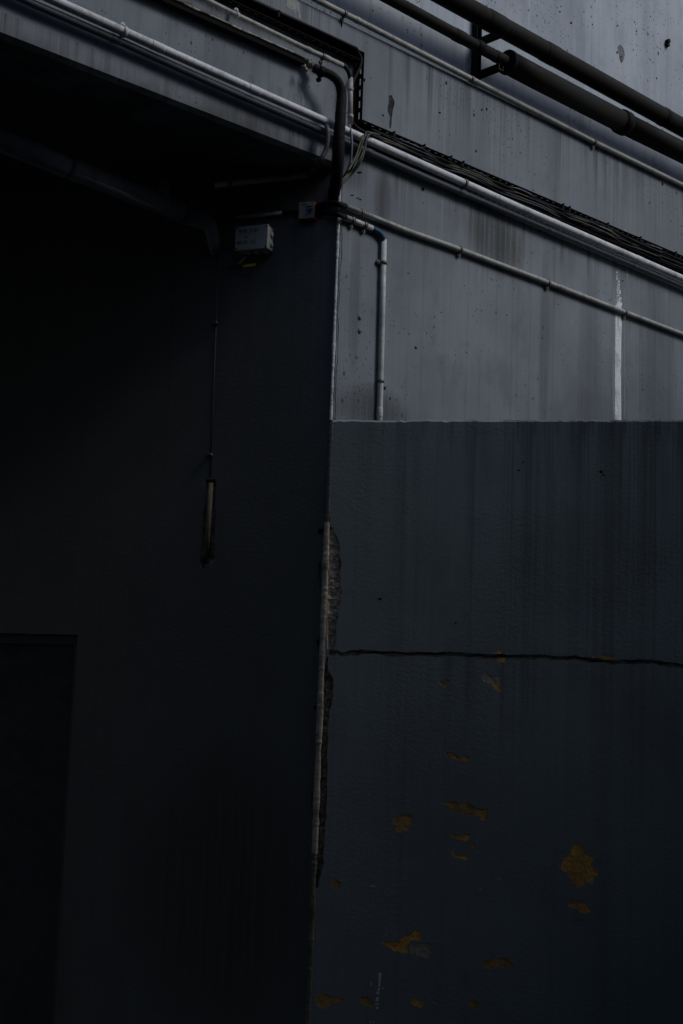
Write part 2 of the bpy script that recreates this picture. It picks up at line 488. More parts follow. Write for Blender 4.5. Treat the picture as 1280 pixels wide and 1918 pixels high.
# ------------------------------------------------------------------ parapet wall (lower right)
low_holes = []
def peel(zx, zy, k, pts, mi, d=.0012, amp=.008, it=3, rough=0, n=0, rim=None):
    poly = jag(FP(LO, Z(zx, zy, k, pts)), amp, it, len(low_holes) + 31)
    h = dict(poly=poly, d=d, mi=mi, rough=rough, pts=n)
    if rim is not None: h['rim'] = rim
    low_holes.append(h)
A_ = (680, 1180, 2.1333); B_ = (680, 1480, 2.1333)
OCH, OCD, GRY, WMK = 1, 2, 3, 4
# joint between the two pours: a rough open line
cl = [(617, 1222), (630, 1221), (644, 1225), (661, 1221)] + Z(*A_, [(0, 88), (100, 93), (200, 96), (290, 98), (400, 98), (470, 103), (520, 107), (600, 105), (680, 108), (750, 110), (800, 112), (850, 110), (900, 118), (960, 122), (1020, 128), (1080, 128), (1150, 127), (1220, 138), (1280, 145), (1400, 158), (1700, 180), (2500, 225)])
rg = random.Random(5)
cl = jag(cl, 1.4, 2, 3, False)
top_ = [(x, y - rg.uniform(.8, 2.6)) for x, y in cl]; bot_ = [(x, y + rg.uniform(.6, 2.6)) for x, y in cl]
t2 = [(x, y - 3.2 - 2.6 * mnoise.noise((x * .03, 1, 0)) - rg.uniform(0, 1.6)) for x, y in cl]; b2_ = [(x, y + 3.4 + 3.6 * mnoise.noise((x * .025, 5, 0)) + rg.uniform(0, 2.2)) for x, y in cl]
low_holes.append(dict(poly=FP(LO, t2 + list(reversed(b2_))), d=.0015, mi=9, rim=9))
top_ = [(x, y - max(.12, .8 + 2.6 * mnoise.noise((x * .018, 9, 0)) + rg.uniform(-.4, .7))) for x, y in cl]; bot_ = [(x, y + max(.12, .8 + 2.4 * mnoise.noise((x * .022, 13, 0)) + rg.uniform(-.4, .7))) for x, y in cl]
low_holes.append(dict(poly=FP(LO, top_ + list(reversed(bot_))), d=.014, mi=5, rim=5))
peel(*A_, [(545, 75), (558, 82), (553, 94), (530, 96), (525, 92)], OCH)
peel(*A_, [(537, 114), (568, 114), (570, 126), (550, 130), (538, 124)], OCH)
peel(*A_, [(490, 168), (500, 178), (512, 180), (520, 188), (535, 183), (548, 190), (555, 212), (545, 219), (520, 219), (505, 218), (488, 208), (477, 195), (478, 180)], GRY)
peel(*A_, [(519, 221), (544, 221), (550, 250), (535, 240)], OCH)
peel(*A_, [(303, 203), (320, 200), (345, 195), (343, 215), (330, 232), (318, 225), (305, 215)], GRY)
peel(*A_, [(330, 485), (345, 488), (360, 487), (375, 500), (390, 507), (405, 498), (418, 505), (428, 516), (405, 524), (380, 520), (360, 510), (335, 500)], OCD)
peel(*A_, [(910, 104), (930, 101), (932, 110), (915, 112)], OCH)
peel(*A_, [(950, 108), (970, 95), (990, 100), (1003, 113), (985, 119), (960, 116)], OCD)
peel(*B_, [(318, 50), (340, 42), (352, 50), (372, 42), (390, 60), (410, 42), (425, 55), (440, 60), (460, 72), (500, 72), (495, 95), (500, 115), (482, 130), (465, 112), (440, 100), (410, 100), (385, 92), (360, 88), (345, 72)], OCD)
peel(*B_, [(445, 66), (462, 78), (496, 78), (490, 110), (480, 124), (466, 106), (450, 98)], OCH, .0016)
peel(*B_, [(120, 120), (140, 105), (165, 100), (190, 98), (203, 115), (195, 140), (180, 165), (160, 162), (135, 168), (120, 155), (125, 140)], OCD)
peel(*B_, [(352, 165), (370, 175), (395, 178), (415, 172), (430, 175), (428, 195), (410, 203), (390, 198), (360, 188)], OCH)
peel(*B_, [(432, 210), (445, 205), (452, 220), (450, 236), (440, 240), (435, 230)], OCD)
peel(*B_, [(454, 240), (470, 238), (474, 248), (462, 252)], GRY)
peel(*B_, [(352, 240), (362, 236), (365, 250), (385, 262), (400, 256), (420, 258), (418, 277), (395, 274), (375, 270), (358, 262)], OCH)
peel(*B_, [(852, 208), (865, 215), (880, 232), (885, 250), (920, 265), (927, 280), (912, 295), (930, 315), (943, 325), (930, 345), (925, 370), (908, 375), (895, 362), (880, 380), (850, 385), (835, 372), (825, 345), (820, 325), (795, 320), (790, 310), (800, 280), (800, 265), (830, 250), (838, 230)], OCH)
peel(*B_, [(818, 458), (850, 445), (872, 455), (885, 445), (905, 465), (912, 485), (890, 493), (868, 488), (855, 470), (830, 466)], OCH)
peel(*B_, [(840, 515), (885, 513), (878, 527), (850, 528)], OCD)
peel(*B_, [(72, 608), (100, 610), (145, 610), (165, 580), (190, 575), (205, 560), (230, 560), (230, 585), (222, 604), (190, 604), (180, 628), (178, 650), (150, 650), (120, 640), (95, 625)], OCH)
peel(*B_, [(194, 609), (230, 612), (268, 612), (268, 665), (240, 665), (215, 655), (186, 650), (184, 632)], GRY)
peel(*B_, [(475, 690), (500, 680), (530, 670), (565, 668), (590, 685), (603, 708), (575, 712), (545, 700), (525, 712), (490, 712)], OCD)
peel(*B_, [(193, 835), (215, 830), (225, 838), (245, 850), (240, 865), (228, 873), (210, 862), (195, 858)], OCH)
peel(*B_, [(280, 838), (298, 840), (295, 850), (282, 848)], OCD)
peel(*B_, [(420, 850), (445, 830), (455, 845), (468, 855), (455, 870), (430, 862)], OCD)
peel(*B_, [(-10, 830), (20, 825), (35, 840), (38, 865), (15, 862), (-6, 850)], OCD)
peel(0, 0, 1, [(592, 1868), (603, 1862), (625, 1868), (643, 1862), (644, 1875), (625, 1880), (605, 1888), (594, 1882)], OCD)
peel(0, 0, 1, [(898, 1660), (905, 1664), (903, 1668), (897, 1666)], OCH)
peel(0, 0, 1, [(935, 1642), (939, 1647), (934, 1649)], OCH)
peel(0, 0, 1, [(1163, 1663), (1168, 1660), (1172, 1666), (1166, 1669)], OCD)
peel(0, 0, 1, [(622, 1650), (630, 1646), (640, 1654), (636, 1666), (626, 1664)], OCD)
# scratched white stroke and specks
for q in ([(62, 730), (68, 728), (74, 732), (72, 760), (69, 786), (60, 785), (62, 755)], [(59, 792), (70, 791), (67, 800), (57, 801)], [(55, 805), (67, 804), (65, 816), (54, 816)],
          [(53, 828), (64, 826), (63, 842), (51, 843)], [(50, 850), (54, 849), (53, 858), (49, 858)], [(58, 850), (63, 850), (61, 858), (57, 859)], [(53, 864), (62, 866), (60, 876), (51, 873)],
          [(31, 766), (36, 766), (35, 780), (31, 780)], [(78, 788), (82, 788), (82, 795), (78, 795)], [(87, 573), (92, 574), (95, 580), (89, 578)], [(30, 378), (33, 384), (29, 386)],
          [(36, 382), (42, 379), (44, 386), (38, 387)], [(49, 379), (53, 382), (50, 386)], [(30, 922), (33, 922), (33, 932), (30, 932)], [(42, 920), (46, 921), (45, 930), (41, 929)], [(562, -262 + 480 - 178), (565, 40), (563, 44)]):
    peel(*B_, q, WMK, -.0006, .001, 1)
# small bumps and nicks in the paint
for (x, y, r_) in ((1126, 884, 4), (1130, 889, 3), (980, 866, 2.5), (972, 881, 3), (854, 1167, 2.5), (712, 1122, 4), (870, 1147, 1.5), (905, 1143, 1.5), (764, 952, 1.5), (926, 1050, 1.2)):
    pl = [(x + r_ * math.cos(a) * rg.uniform(.6, 1.2), y + .7 * r_ * math.sin(a) * rg.uniform(.6, 1.2)) for a in [i * math.pi / 4 for i in range(8)]]
    low_holes.append(dict(poly=FP(LO, pl), d=.006, mi=6))
# plaster broken away beside the corner
rub = [(616.5, 962), (619, 985), (628, 1000), (637, 1025), (639.5, 1050), (636.5, 1075), (638, 1095), (640.5, 1105), (638.5, 1130), (634, 1155), (630, 1185), (626, 1214), (613, 1216), (612, 1100), (613, 1000)]
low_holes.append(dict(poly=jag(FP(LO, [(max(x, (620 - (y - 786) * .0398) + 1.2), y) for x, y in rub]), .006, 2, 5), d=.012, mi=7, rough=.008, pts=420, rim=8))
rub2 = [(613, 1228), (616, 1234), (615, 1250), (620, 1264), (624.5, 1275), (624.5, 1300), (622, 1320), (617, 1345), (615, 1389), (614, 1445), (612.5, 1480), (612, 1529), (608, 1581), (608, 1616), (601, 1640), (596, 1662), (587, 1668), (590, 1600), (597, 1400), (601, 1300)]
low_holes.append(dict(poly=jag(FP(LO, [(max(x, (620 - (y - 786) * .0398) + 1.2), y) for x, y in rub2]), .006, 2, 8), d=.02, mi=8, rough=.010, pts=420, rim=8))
top_edge = [(s, ZLED + .005 * mnoise.noise((s * 5, 1, 0)) + .006 * mnoise.noise((s * 33, 2, 0)) - .012 * max(0, mnoise.noise((s * 21, 8, 0)) - .28)) for s in [i * .025 for i in range(241)]]
low = panel('parapet_wall', LO, [(0.0, -.2), (6.0, -.2)] + list(reversed(top_edge)), low_holes,
            [m_low, m_och, m_ochd, m_gry, m_wmk, m_blk, m_gou, m_rub, m_rub2, m_seam], .30, .011)
tag(low, 'low blue-grey painted parapet wall with ochre flaking patches and a horizontal crack', 'wall')

# ------------------------------------------------------------------ facade band and the beam over the passage
fh = []
def mark(zx, zy, k, pts, mi, d=.003, amp=.004, it=2, fr=FA, seed=0):
    fh.append(dict(poly=jag(FP(fr, Z(zx, zy, k, pts)), amp, it, len(fh) + 91), d=d, mi=mi))
ck = Z(560, 400, 4.2667, [(347, 80), (344, 300), (329, 480), (322, 700), (311, 820), (315, 930), (309, 1180), (299, 1300), (292, 1620), (290, 1700)])
ck = jag(ck, 1.2, 2, 12, False)
mark(0, 0, 1, [(x - rg.uniform(.3, .9), y) for x, y in ck] + [(x + rg.uniform(.2, .9), y) for x, y in reversed(ck)], 1, .01, 0, 0)
G2 = (400, 0, 3.2); G6 = (800, 300, 2.6667)
mark(*G2, [(1050, 575), (1065, 570), (1080, 595), (1085, 625), (1075, 660), (1070, 700), (1062, 770), (1055, 770), (1058, 710), (1045, 670), (1050, 620)], 2)
mark(*G6, [(935, 700), (946, 690), (950, 900), (947, 1400), (931, 1400), (932, 900)], 5, -.0004, .004)
rgs = random.Random(77)
for i in range(150):                           # crumbly start of the lime run
    t = rgs.random() ** .75; y = 553 + t * 190; w_ = 5 + 9 * t
    x = 951 + 8 * t + rgs.uniform(-w_, w_); q_ = rgs.uniform(2.2, 6.5) * (.55 + .6 * t)
    mark(*G6, [(x + q_ * math.cos(a) * rgs.uniform(.4, 1.1), y + 1.5 * q_ * math.sin(a) * rgs.uniform(.4, 1.1)) for a in [k * math.pi / 4 for k in range(8)]], 3 if rgs.random() < .5 + .4 * t else 4, -.001 - .001 * rgs.random(), .002, 1)
mark(*G6, [(944, 722), (950, 700), (955, 716), (960, 694), (966, 718), (972, 740), (970, 900), (970, 1290), (971, 1400), (936, 1400), (937, 1290), (940, 900), (941, 780)], 3, -.002, .004)
for xa, xb, ya, yb in ((976, 979, 740, 1100), (986, 989, 600, 1300), (1003, 1005, 640, 980), (928, 930, 800, 1290)):
    mark(*G6, [(xa, ya), (xb, ya + 30), (xb, yb), (xa, yb - 20)], 5, -.0004, .0015)
mark(*G6, [(994, 545), (1004, 543), (1007, 570), (1001, 592), (995, 575)], 4, -.001)
mark(*G6, [(985, 352), (992, 346), (998, 360), (994, 368), (986, 366)], 4, -.001)
mark(*G2, [(450, -10), (512, -10), (516, 50), (532, 128), (512, 108), (502, 60), (488, 95), (470, 60), (440, 40)], 4, -.001, .008, 3)
mark(*G2, [(512, 500), (530, 540), (546, 600), (540, 645), (528, 630), (530, 580), (515, 540)], 4, -.001, .006, 3)
mark(*G2, [(620, 885), (632, 870), (636, 930), (626, 960), (618, 930)], 4, -.001, .006, 3)
for (x, y, w, h) in ((656, 307, 5, 2), (662, 318, 6, 2), (673, 323, 6, 2.5), (660, 366, 4, 2), (670, 371, 5, 1.5), (675, 374, 4, 1.5), (792, 355, 4, 5), (855, 368, 3.5, 2.5), (1012, 433, 3, 3), (892, 283, 2.5, 4),
                     (824, 211, 2.5, 2.5), (1241, 345, 2, 5), (903, 206, 2, 4), (765, 512, 3, 1.2), (779, 652, 2.5, 4), (731, 747, 2, 4), (721, 727, 3.5, 5), (777, 1, 2, 2), (1166, 526, 2, 1.5), (1217, 380, 1.5, 3),
                     (758, 40, 2.5, 3), (823, 211, 2, 2), (640, 47, 1.8, 7), (836, 156, 2, 5), (912, 205, 2, 5), (888, 215, 2, 4), (683, 150, 2.5, 5), (718, 216, 2.5, 2), (950, 590, 2, 1.5), (1046, 570, 1.5, 1.5), (826, 585, 2, 1.2), (874, 660, 1.5, 1.5)):
    pl = [(x + w * math.cos(a) * rg.uniform(.5, 1.1), y + h * math.sin(a) * rg.uniform(.5, 1.1)) for a in [i * math.pi / 4 for i in range(8)]]
    fh.append(dict(poly=FP(FA, pl), d=.006, mi=1 if h < 3.5 else 2))
fac = panel('facade_wall', FA, [(0, -.2), (14, -.2), (14, ZC), (-8, ZC), (-8, ZB), (0, ZB)], fh, [m_fac, m_blk, m_gou, m_effl, m_eff2, m_eff3], .32, .022)
tag(fac, 'stained grey concrete facade band and beam carrying the thin pipes', 'wall')

fh = []
mark(1000, 0, 4.571, [(715, 400), (740, 378), (765, 410), (778, 470), (765, 520), (748, 540), (735, 510), (725, 450)], 2, .002, .004, 2, UP)
for (x, y, w, h) in ((1049, 22, 2.2, 2), (1051, 12, 1.8, 1.5), (1070, 43, 2.5, 3), (1189, 41, 1.3, 2.5), (1233, 100, 1.3, 4.5), (1230, 147, 1.6, 2), (1157, 48, 2, 2), (1110, 46, 2, 2), (1192, 58, 1.8, 2.5), (1156, 98, 1.8, 4), (1164, 106, 1.5, 3), (1219, 31, 1.5, 1.5), (1280, 125, 1.5, 3), (1214, 230, 1.5, 3)):
    pl = [(x + w * math.cos(a) * rg.uniform(.5, 1.1), y + h * math.sin(a) * rg.uniform(.5, 1.1)) for a in [i * math.pi / 4 for i in range(8)]]
    fh.append(dict(poly=FP(UP, pl), d=.006, mi=1))
upw = panel('upper_wall', UP, [(-8, ZC - .25), (14, ZC - .25), (14, 9.5), (-8, 9.5)], fh, [m_up, m_blk, m_stn], .2, .01)
tag(upw, 'pale pitted concrete upper wall set back behind the two thick black pipes', 'wall')

# slab above the passage
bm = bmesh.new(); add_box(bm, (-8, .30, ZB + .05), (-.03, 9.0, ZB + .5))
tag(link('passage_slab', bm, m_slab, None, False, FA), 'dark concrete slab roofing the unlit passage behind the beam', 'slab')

# ------------------------------------------------------------------ shaded wall with its doorway and broken chase
dh = []
d_tl = DK.hit(148, 1189); d_br = DK.hit(100, 1918)
DX1 = (d_tl.x + d_br.x) / 2
door_poly = [(DX1 - 1.3, -.1), (DX1, -.1), (DX1, d_tl.z), (DX1 - 1.3, d_tl.z)]
dh.append(dict(poly=door_poly, d=.10, mi=0))
ch = Z(320, 840, 6.4, [(412, 378), (480, 368), (540, 372), (545, 470), (540, 560), (530, 700), (528, 900), (522, 1080), (522, 1300), (515, 1420), (440, 1425), (355, 1425), (345, 1370), (362, 1200), (375, 1000), (388, 800), (410, 600)])
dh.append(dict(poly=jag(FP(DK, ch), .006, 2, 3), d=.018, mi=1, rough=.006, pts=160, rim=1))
for pl in ([(606, 988), (598, 990), (594.5, 997), (598, 1005), (603.5, 1006)], [(601, 1050), (596, 1060), (594, 1085), (594, 1100), (598, 1108), (600, 1106)], [(597, 1195), (593, 1200), (594.5, 1216), (597, 1220)],
           [(592, 1318), (588, 1324), (590, 1333), (592, 1335)], [(586, 1480), (583, 1490), (582.5, 1510), (584.5, 1515)]):
    dh.append(dict(poly=jag(FP(DK, pl), .005, 2, 4), d=.02, mi=1, rough=.006, pts=20))
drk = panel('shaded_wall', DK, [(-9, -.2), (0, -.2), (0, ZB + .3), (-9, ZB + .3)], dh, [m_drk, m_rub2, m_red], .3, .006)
tag(drk, 'dark unlit side wall of the passage with a broken chase', 'wall')

door = empty('metal_door', DK.w((DX1 - .65, .13, 0)), 'dark recessed door in the unlit wall at lower left', 'door')
bm = bmesh.new()
zt = d_tl.z
add_box(bm, (DX1 - 1.30, -0.0 + .05, zt - .055), (DX1 - .002, .098, zt - .002)); add_box(bm, (DX1 - .05, .057, -.05), (DX1 - .002, .098, zt - .0555)); add_box(bm, (DX1 - 1.298, .057, -.05), (DX1 - 1.25, .098, zt - .0555))
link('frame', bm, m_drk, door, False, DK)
bm = bmesh.new(); add_box(bm, (DX1 - 1.248, .072, 0.01), (DX1 - .052, .095, zt - .058))
leaf = link('leaf', bm, m_door, door, False, DK)

# corner beads: worn one at the parapet corner, painted one above
def nosing(name, frame_pt, z0, z1, w, mat, parent, seed, out=.006):
    bm = bmesh.new(); n_ = max(8, int((z1 - z0) / .008)); rings = []
    nl, nd = -FA.iny, -DK.iny
    if 'worn' in seed: nl = -LO.iny
    mid = (nl + nd).normalized(); side = mid.cross(Vector((0, 0, 1)))
    for i in range(n_ + 1):
        z = z0 + (z1 - z0) * i / n_
        k = 1 + .35 * mnoise.noise((z * 5, 3, 1)) + .3 * mnoise.noise((z * 19, 3, 5)) + .25 * mnoise.noise((z * 60, 3, 9))
        ring = []
        for a in range(9):
            t = math.pi * a / 8
            ring.append(bm.verts.new(Vector((P0.x, P0.y, z)) + side * (math.cos(t) * w * k) + mid * (out * (.2 + math.sin(t)) * k - (.02 if a in (0, 8) else 0))))
        rings.append(ring)
    for a, b in zip(rings, rings[1:]):
        for q in range(8): bm.faces.new((a[q], a[q + 1], b[q + 1], b[q]))
    bm.faces.new(rings[0]); bm.faces.new(list(reversed(rings[-1])))
    return link(name, bm, mat, parent, False)
zb0 = LO.hit(612, 978).z
zb1 = LO.hit(588, 1600).z
nosing('corner_bead', None, zb1 + .002, zb0, .0155, m_bead, low, 'worn', .005)
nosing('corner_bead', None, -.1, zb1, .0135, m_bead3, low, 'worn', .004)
nosing('corner_edge', None, zb0 + .002, ZLED - .004, .013, m_drk, drk, 'worn', .003)
nosing('corner_bead', None, ZLED, ZB + .01, .008, m_bead2, fac, 'paint', .006)

# ------------------------------------------------------------------ pipes
def clip(parent, p, axis, r, out_n, mat=m_steel, ear=None, w=.018):
    """saddle round a pipe at p with a foot and a screw"""
    a = axis.normalized()
    bm = bmesh.new(); add_tube(bm, [p - a * w / 2, p + a * w / 2], r * 1.16 + .0015, 18)
    c = link('clip', bm, mat, parent, 'keep')
    if ear is not None:
        e = ear.normalized()
        bm = bmesh.new(); base = p + e * (r + .016) - out_n * (r * .55)
        add_tube(bm, [base - out_n * .012, base + out_n * .004], .013, 12)
        add_tube(bm, [p + e * r * .8 - out_n * r * .5, base - out_n * .004], .007, 8)
        add_tube(bm, [base + out_n * .004, base + out_n * .011], .006, 6)
        link('screw', bm, mat, c, 'keep')
    return c

def collar(parent, p, axis, r, ln=.05, k=1.13, mat=None, name='coupling'):
    a = axis.normalized(); bm = bmesh.new()
    add_tube(bm, [p - a * ln / 2, p - a * ln * .42, p + a * ln * .42, p + a * ln / 2], [r * 1.01, r * k, r * k, r * 1.01], 20)
    return link(name, bm, mat, parent, 'keep')

NF = -FA.iny; ND = -DK.iny; ZV = Vector((0, 0, 1))
def run(name, label, cat, frame, pts, dia, mat, smooth=False, seg=18, group=None, part='tube'):
    P = [frame.px(*q) for q in pts]
    m = P[len(P) // 2]
    r = rad(frame.px(*dia[1]), dia[0])
    root = empty(name, P[0], label, cat, group)
    tube_obj(part, catmull(P) if smooth else P, r, mat, root, seg)
    return root, r, P

# white pipe and the darker one under it
wp, wr, WP = run('white_pipe', 'bright white pipe, thickest of the long thin pipes, crossing the whole facade', 'pipe', FA,
                 [(-260, -166, .062), (101, 0, .062), (294, 87, .062), (475, 168, .062), (675, 256.5, .062), (985, 394, .062), (1280, 522, .062), (1420, 582, .062)], (15.5, (640, 240, .06)), m_white)
ax = WP[5] - WP[4]
for x, y in ((294, 87), (475, 168), (1040, 417.8), (1197, 486)):
    collar(wp, FA.px(x, y, .062), ax, wr, .075, 1.06, m_white)
for x, y in ((232, 59.4), (870, 343)):
    clip(wp, FA.px(x, y, .062), ax, wr, NF, m_white if x < 400 else m_steel, ear=ZV if x < 400 else None)
gp, gr_, GP = run('grey_pipe', 'dark grey pipe running just below the bright white pipe', 'pipe', FA,
                  [(-260, -143, .034), (64, 8, .034), (217, 74, .034), (400, 157, .034), (600, 244, .034), (681, 279.5, .034), (800, 332.5, .034), (1188, 497, .034), (1280, 536, .034), (1420, 596, .034)], (13, (640, 260, .03)), m_gpipe)
for x, y in ((691, 283.5), (866, 360.5), (1030, 430), (1188, 497), (217, 74)):
    collar(gp, FA.px(x, y, .034), ax, gr_, .05, 1.12, m_gpipe)

# thin pipe crossing the lower facade, with its black flexible end going round the corner
tp, tr, TP = run('thin_pipe', 'thin pale pipe on clips crossing the lower facade from the corner', 'pipe', FA,
                 [(646, 386, .02), (760, 431.5, .02), (862, 467.5, .02), (1027, 529.5, .02), (1171, 585, .02), (1280, 626.5, .02), (1420, 680, .02)], (10.5, (760, 432, .03)), m_pvcd)
axt = TP[3] - TP[2]
tube_obj('flex_end', catmull([DK.px(592, 389, .02), DK.px(606, 384, .03), DK.px(622, 381.5, .04), FA.px(636, 383, .045), FA.px(647, 386.4, .02)]), tr * 1.05, m_rubber, tp)
for x, y, e in ((677, 398.4, None), (862, 467.5, -ZV), (1027, 529.5, -ZV), (1171, 585, -ZV)):
    clip(tp, FA.px(x, y, .02), axt, tr, NF, m_steel, ear=e)
collar(tp, FA.px(1051, 538.7, .02), axt, tr, .05, 1.1, m_pvcd)

# drop pipe: short sloping piece, blue elbow, vertical fall to the parapet
dp, dr, DP = run('drop_pipe', 'pale pipe with a blue elbow dropping straight down behind the parapet', 'pipe', FA,
                 [(719.5, 449, .02), (716.5, 580, .02), (712, 760, .02), (710.5, 830, .02)], (11, (716, 600, .03)), m_pvc, part='vertical_tube')
S0 = FA.px(647.5, 407.5, .02); S1 = FA.px(697, 427.5, .02)
tube_obj('sloping_tube', [S0, S1], dr, m_pvc, dp)
tube_obj('elbow', catmull([FA.px(690, 424.8, .02), FA.px(699, 428.4, .02), FA.px(710, 435, .02), FA.px(718, 446, .02), FA.px(719.4, 454, .02)]), dr * .97, m_blue, dp)
tube_obj('flex_end', catmull([DK.px(592, 400, .02), DK.px(610, 399, .03), DK.px(627, 401, .04), FA.px(638, 403.7, .045), FA.px(649, 408, .02)]), dr * .78, m_rubber, dp)
for x, y, e in ((660, 412.5, -ZV), (683, 422, -ZV)):
    clip(dp, FA.px(x, y, .02), S1 - S0, dr, NF, m_steel, ear=e, w=.022)
clip(dp, FA.px(718.6, 492.6, .02), ZV, dr, NF, m_steel, ear=-FA.u)
clip(dp, FA.px(713.4, 714, .02), ZV, dr, NF, m_steel)
collar(dp, FA.px(711.6, 772, .02), ZV, dr, .055, 1.1, m_pvc)

# conduit along the top of the band
up_, ur, UPP = run('top_conduit', 'thin dull conduit along the top edge of the facade band', 'pipe', FA,
                   [(420, -94, .02), (600, 3, .02), (669, 37.5, .02), (883, 148, .02), (1113, 266, .02), (1280, 347.5, .02), (1400, 406, .02)], (10.5, (880, 147, .03)), m_pvcd)
axu = UPP[4] - UPP[3]
for x, y, e in ((645, 25.5, -ZV), (883, 148, None), (1113, 266, -ZV)):
    clip(up_, FA.px(x, y, .02), axu, ur, NF, m_steel, ear=e)
collar(up_, FA.px(669, 37.5, .02), axu, ur, .03, 1.15, m_pvcd)

# two thick black pipes on their bracket
OB = .22
b1, b1r, B1 = run('thick_pipe', 'upper of the two thick black pipes, plain with one narrow band', 'pipe', UP,
                  [(520, -183, OB), (848, 0, OB), (1000, 84, OB), (1280, 239.5, OB), (1420, 317, OB)], (37, (1000, 84, OB)), m_big, seg=32)
axb = B1[3] - B1[2]
collar(b1, UP.px(1243, 219, OB), axb, b1r, .05, 1.05, m_bigring)
collar(b1, UP.px(925, 42.5, OB), axb, b1r, .16, 1.05, m_big); collar(b1, UP.px(1030, 100.7, OB), axb, b1r, .14, 1.04, m_big)
P = [UP.px(*q) for q in [(430, -167, OB), (737, 1, OB), (880, 79, OB), (951, 117, OB)]]
Q = [UP.px(*q) for q in [(951, 116, OB), (1000, 142.5, OB), (1168, 230, OB)]]
S = [UP.px(*q) for q in [(1160, 226, OB), (1280, 286, OB), (1420, 357, OB)]]
b2 = empty('thick_pipe', P[0], 'lower of the two thick black pipes, stepping from narrow to wide at a flange', 'pipe', None)
r2 = rad(P[2], 22); q2 = rad(Q[1], 43); s2 = rad(S[1], 38)
tube_obj('narrow_tube', P, r2, m_big, b2, 28); tube_obj('wide_tube', Q, q2, m_big, b2, 32); tube_obj('end_tube', S, s2, m_big, b2, 32)
axc = Q[2] - Q[0]
collar(b2, UP.px(897, 88.3, OB), axc, r2, .06, 1.18, m_bigring, 'band'); collar(b2, UP.px(936, 109, OB), axc, r2, .10, 1.07, m_big)
collar(b2, UP.px(951.5, 117, OB), axc, q2, .03, 1.07, m_bigring, 'flange')
collar(b2, UP.px(1167, 229.5, OB), axc, q2, .075, 1.15, m_bigring, 'coupling')
collar(b2, UP.px(860, 68, OB), axc, r2, .09, 1.08, m_big)

br = empty('pipe_bracket', UP.px(886, 140), 'black steel wall bracket whose two arms hold the thick pipes', 'bracket')
bt, bb = UP.hit(886, 30), UP.hit(886, 160)
bs = (UP.hit(888, 90)).x
bm = bmesh.new()
add_box(bm, (bs - .022, -.012, bb.z), (bs + .022, -.0005, bt.z + .05)); add_box(bm, (bs - .022, -.045, bb.z), (bs - .016, -.0121, bt.z + .05)); add_box(bm, (bs + .016, -.045, bb.z), (bs + .022, -.0121, bt.z + .05))
link('channel', bm, m_bigring, br, False, UP)
for (x, y) in ((893, 86), (888, 146)):
    a0 = UP.hit(x, y)
    bm = bmesh.new()
    ln = .225
    for (x0, x1, z0, z1) in ((-.019, .019, -.019, -.014), (-.019, .019, .014, .019), (-.019, -.014, -.0139, .0139), (.014, .019, -.0139, .0139)):
        add_box(bm, (bs + x0, -ln, a0.z + z0), (bs + x1, -.0455, a0.z + z1))
    arm = link('arm', bm, m_bigring, br, False, UP)
    bm = bmesh.new()
    for (x0, x1, z0, z1) in ((-.020, .020, -.020, -.0165), (-.020, .020, .0165, .020), (-.020, -.0165, -.0164, .0164), (.0165, .020, -.0164, .0164)):
        add_box(bm, (bs + x0, -ln - .004, a0.z + z0), (bs + x1, -ln + .004, a0.z + z1))
    link('rusty_rim', bm, paint('rust_rim', (.10, .075, .05), .8), arm, False, UP)

# ------------------------------------------------------------------ trunking, its gland and the thick black hose
TO = .048
tl, tl2 = FA.hit(573, 108, TO), FA.hit(553, 125, .0)
tr_ = empty('trunking', FA.px(573, 115, .04), 'dark cable trunking with a peeling pale lip ending above the corner', 'trunking')
tz1 = tl.z; tz0 = tl2.z + .012; ts = tl.x
bm = bmesh.new(); add_box(bm, (-7.5, -TO + .004, tz0), (ts, .012, tz1 - .002), bev=.002)
link('body', bm, m_trunk, tr_, False, FA)
bm = bmesh.new()
s = -7.5; prof = []
while s < ts:
    k = .5 + .5 * mnoise.noise((s * 7, 0, 4)); prof.append((s, k)); s += .02
prof.append((ts, .6))
a_ = [];
for s, k in prof:
    a_.append([bm.verts.new((s, -.006, tz1 - .0012)), bm.verts.new((s, -TO - .003, tz1)), bm.verts.new((s, -TO - .005, tz1 - .003)), bm.verts.new((s, -TO - .002, tz1 - .005 - .006 * k * k)), bm.verts.new((s, -TO + .003, tz1 - .0045 - .006 * k * k))])
for p, q in zip(a_, a_[1:]):
    for i in range(4): bm.faces.new((p[i], p[i + 1], q[i + 1], q[i]))
link('lip', bm, m_lip, tr_, False, FA)
bm = bmesh.new(); add_box(bm, (ts + .0005, -TO + .002, tz0 + .01), (ts + .012, -.006, tz1 - .008), bev=.002)
link('end_cap', bm, m_trunk, tr_, False, FA)
bm = bmesh.new(); g0, g1, g2_ = FA.hit(574, 117, .035), FA.hit(584, 122, .04), FA.hit(600, 131, .06)
add_tube(bm, [g0, g1], .021, 16); add_tube(bm, [g1, g2_], .017, 16)
add_tube(bm, [g0.lerp(g1, .6), g0.lerp(g1, .85)], .027, 6)
link('gland', bm, m_brass, tr_, 'keep', FA)
bm = bmesh.new(); g3 = FA.hit(572, 131, .06); add_tube(bm, [g3 + Vector((-.012, -.004, 0)), g3 + Vector((.006, -.004, 0))], .013, 10); add_tube(bm, [g3 + Vector((-.004, 0, 0)), g3 + Vector((-.004, .0, .03))], .006, 8)
link('bolt', bm, m_brass, tr_, 'keep', FA)

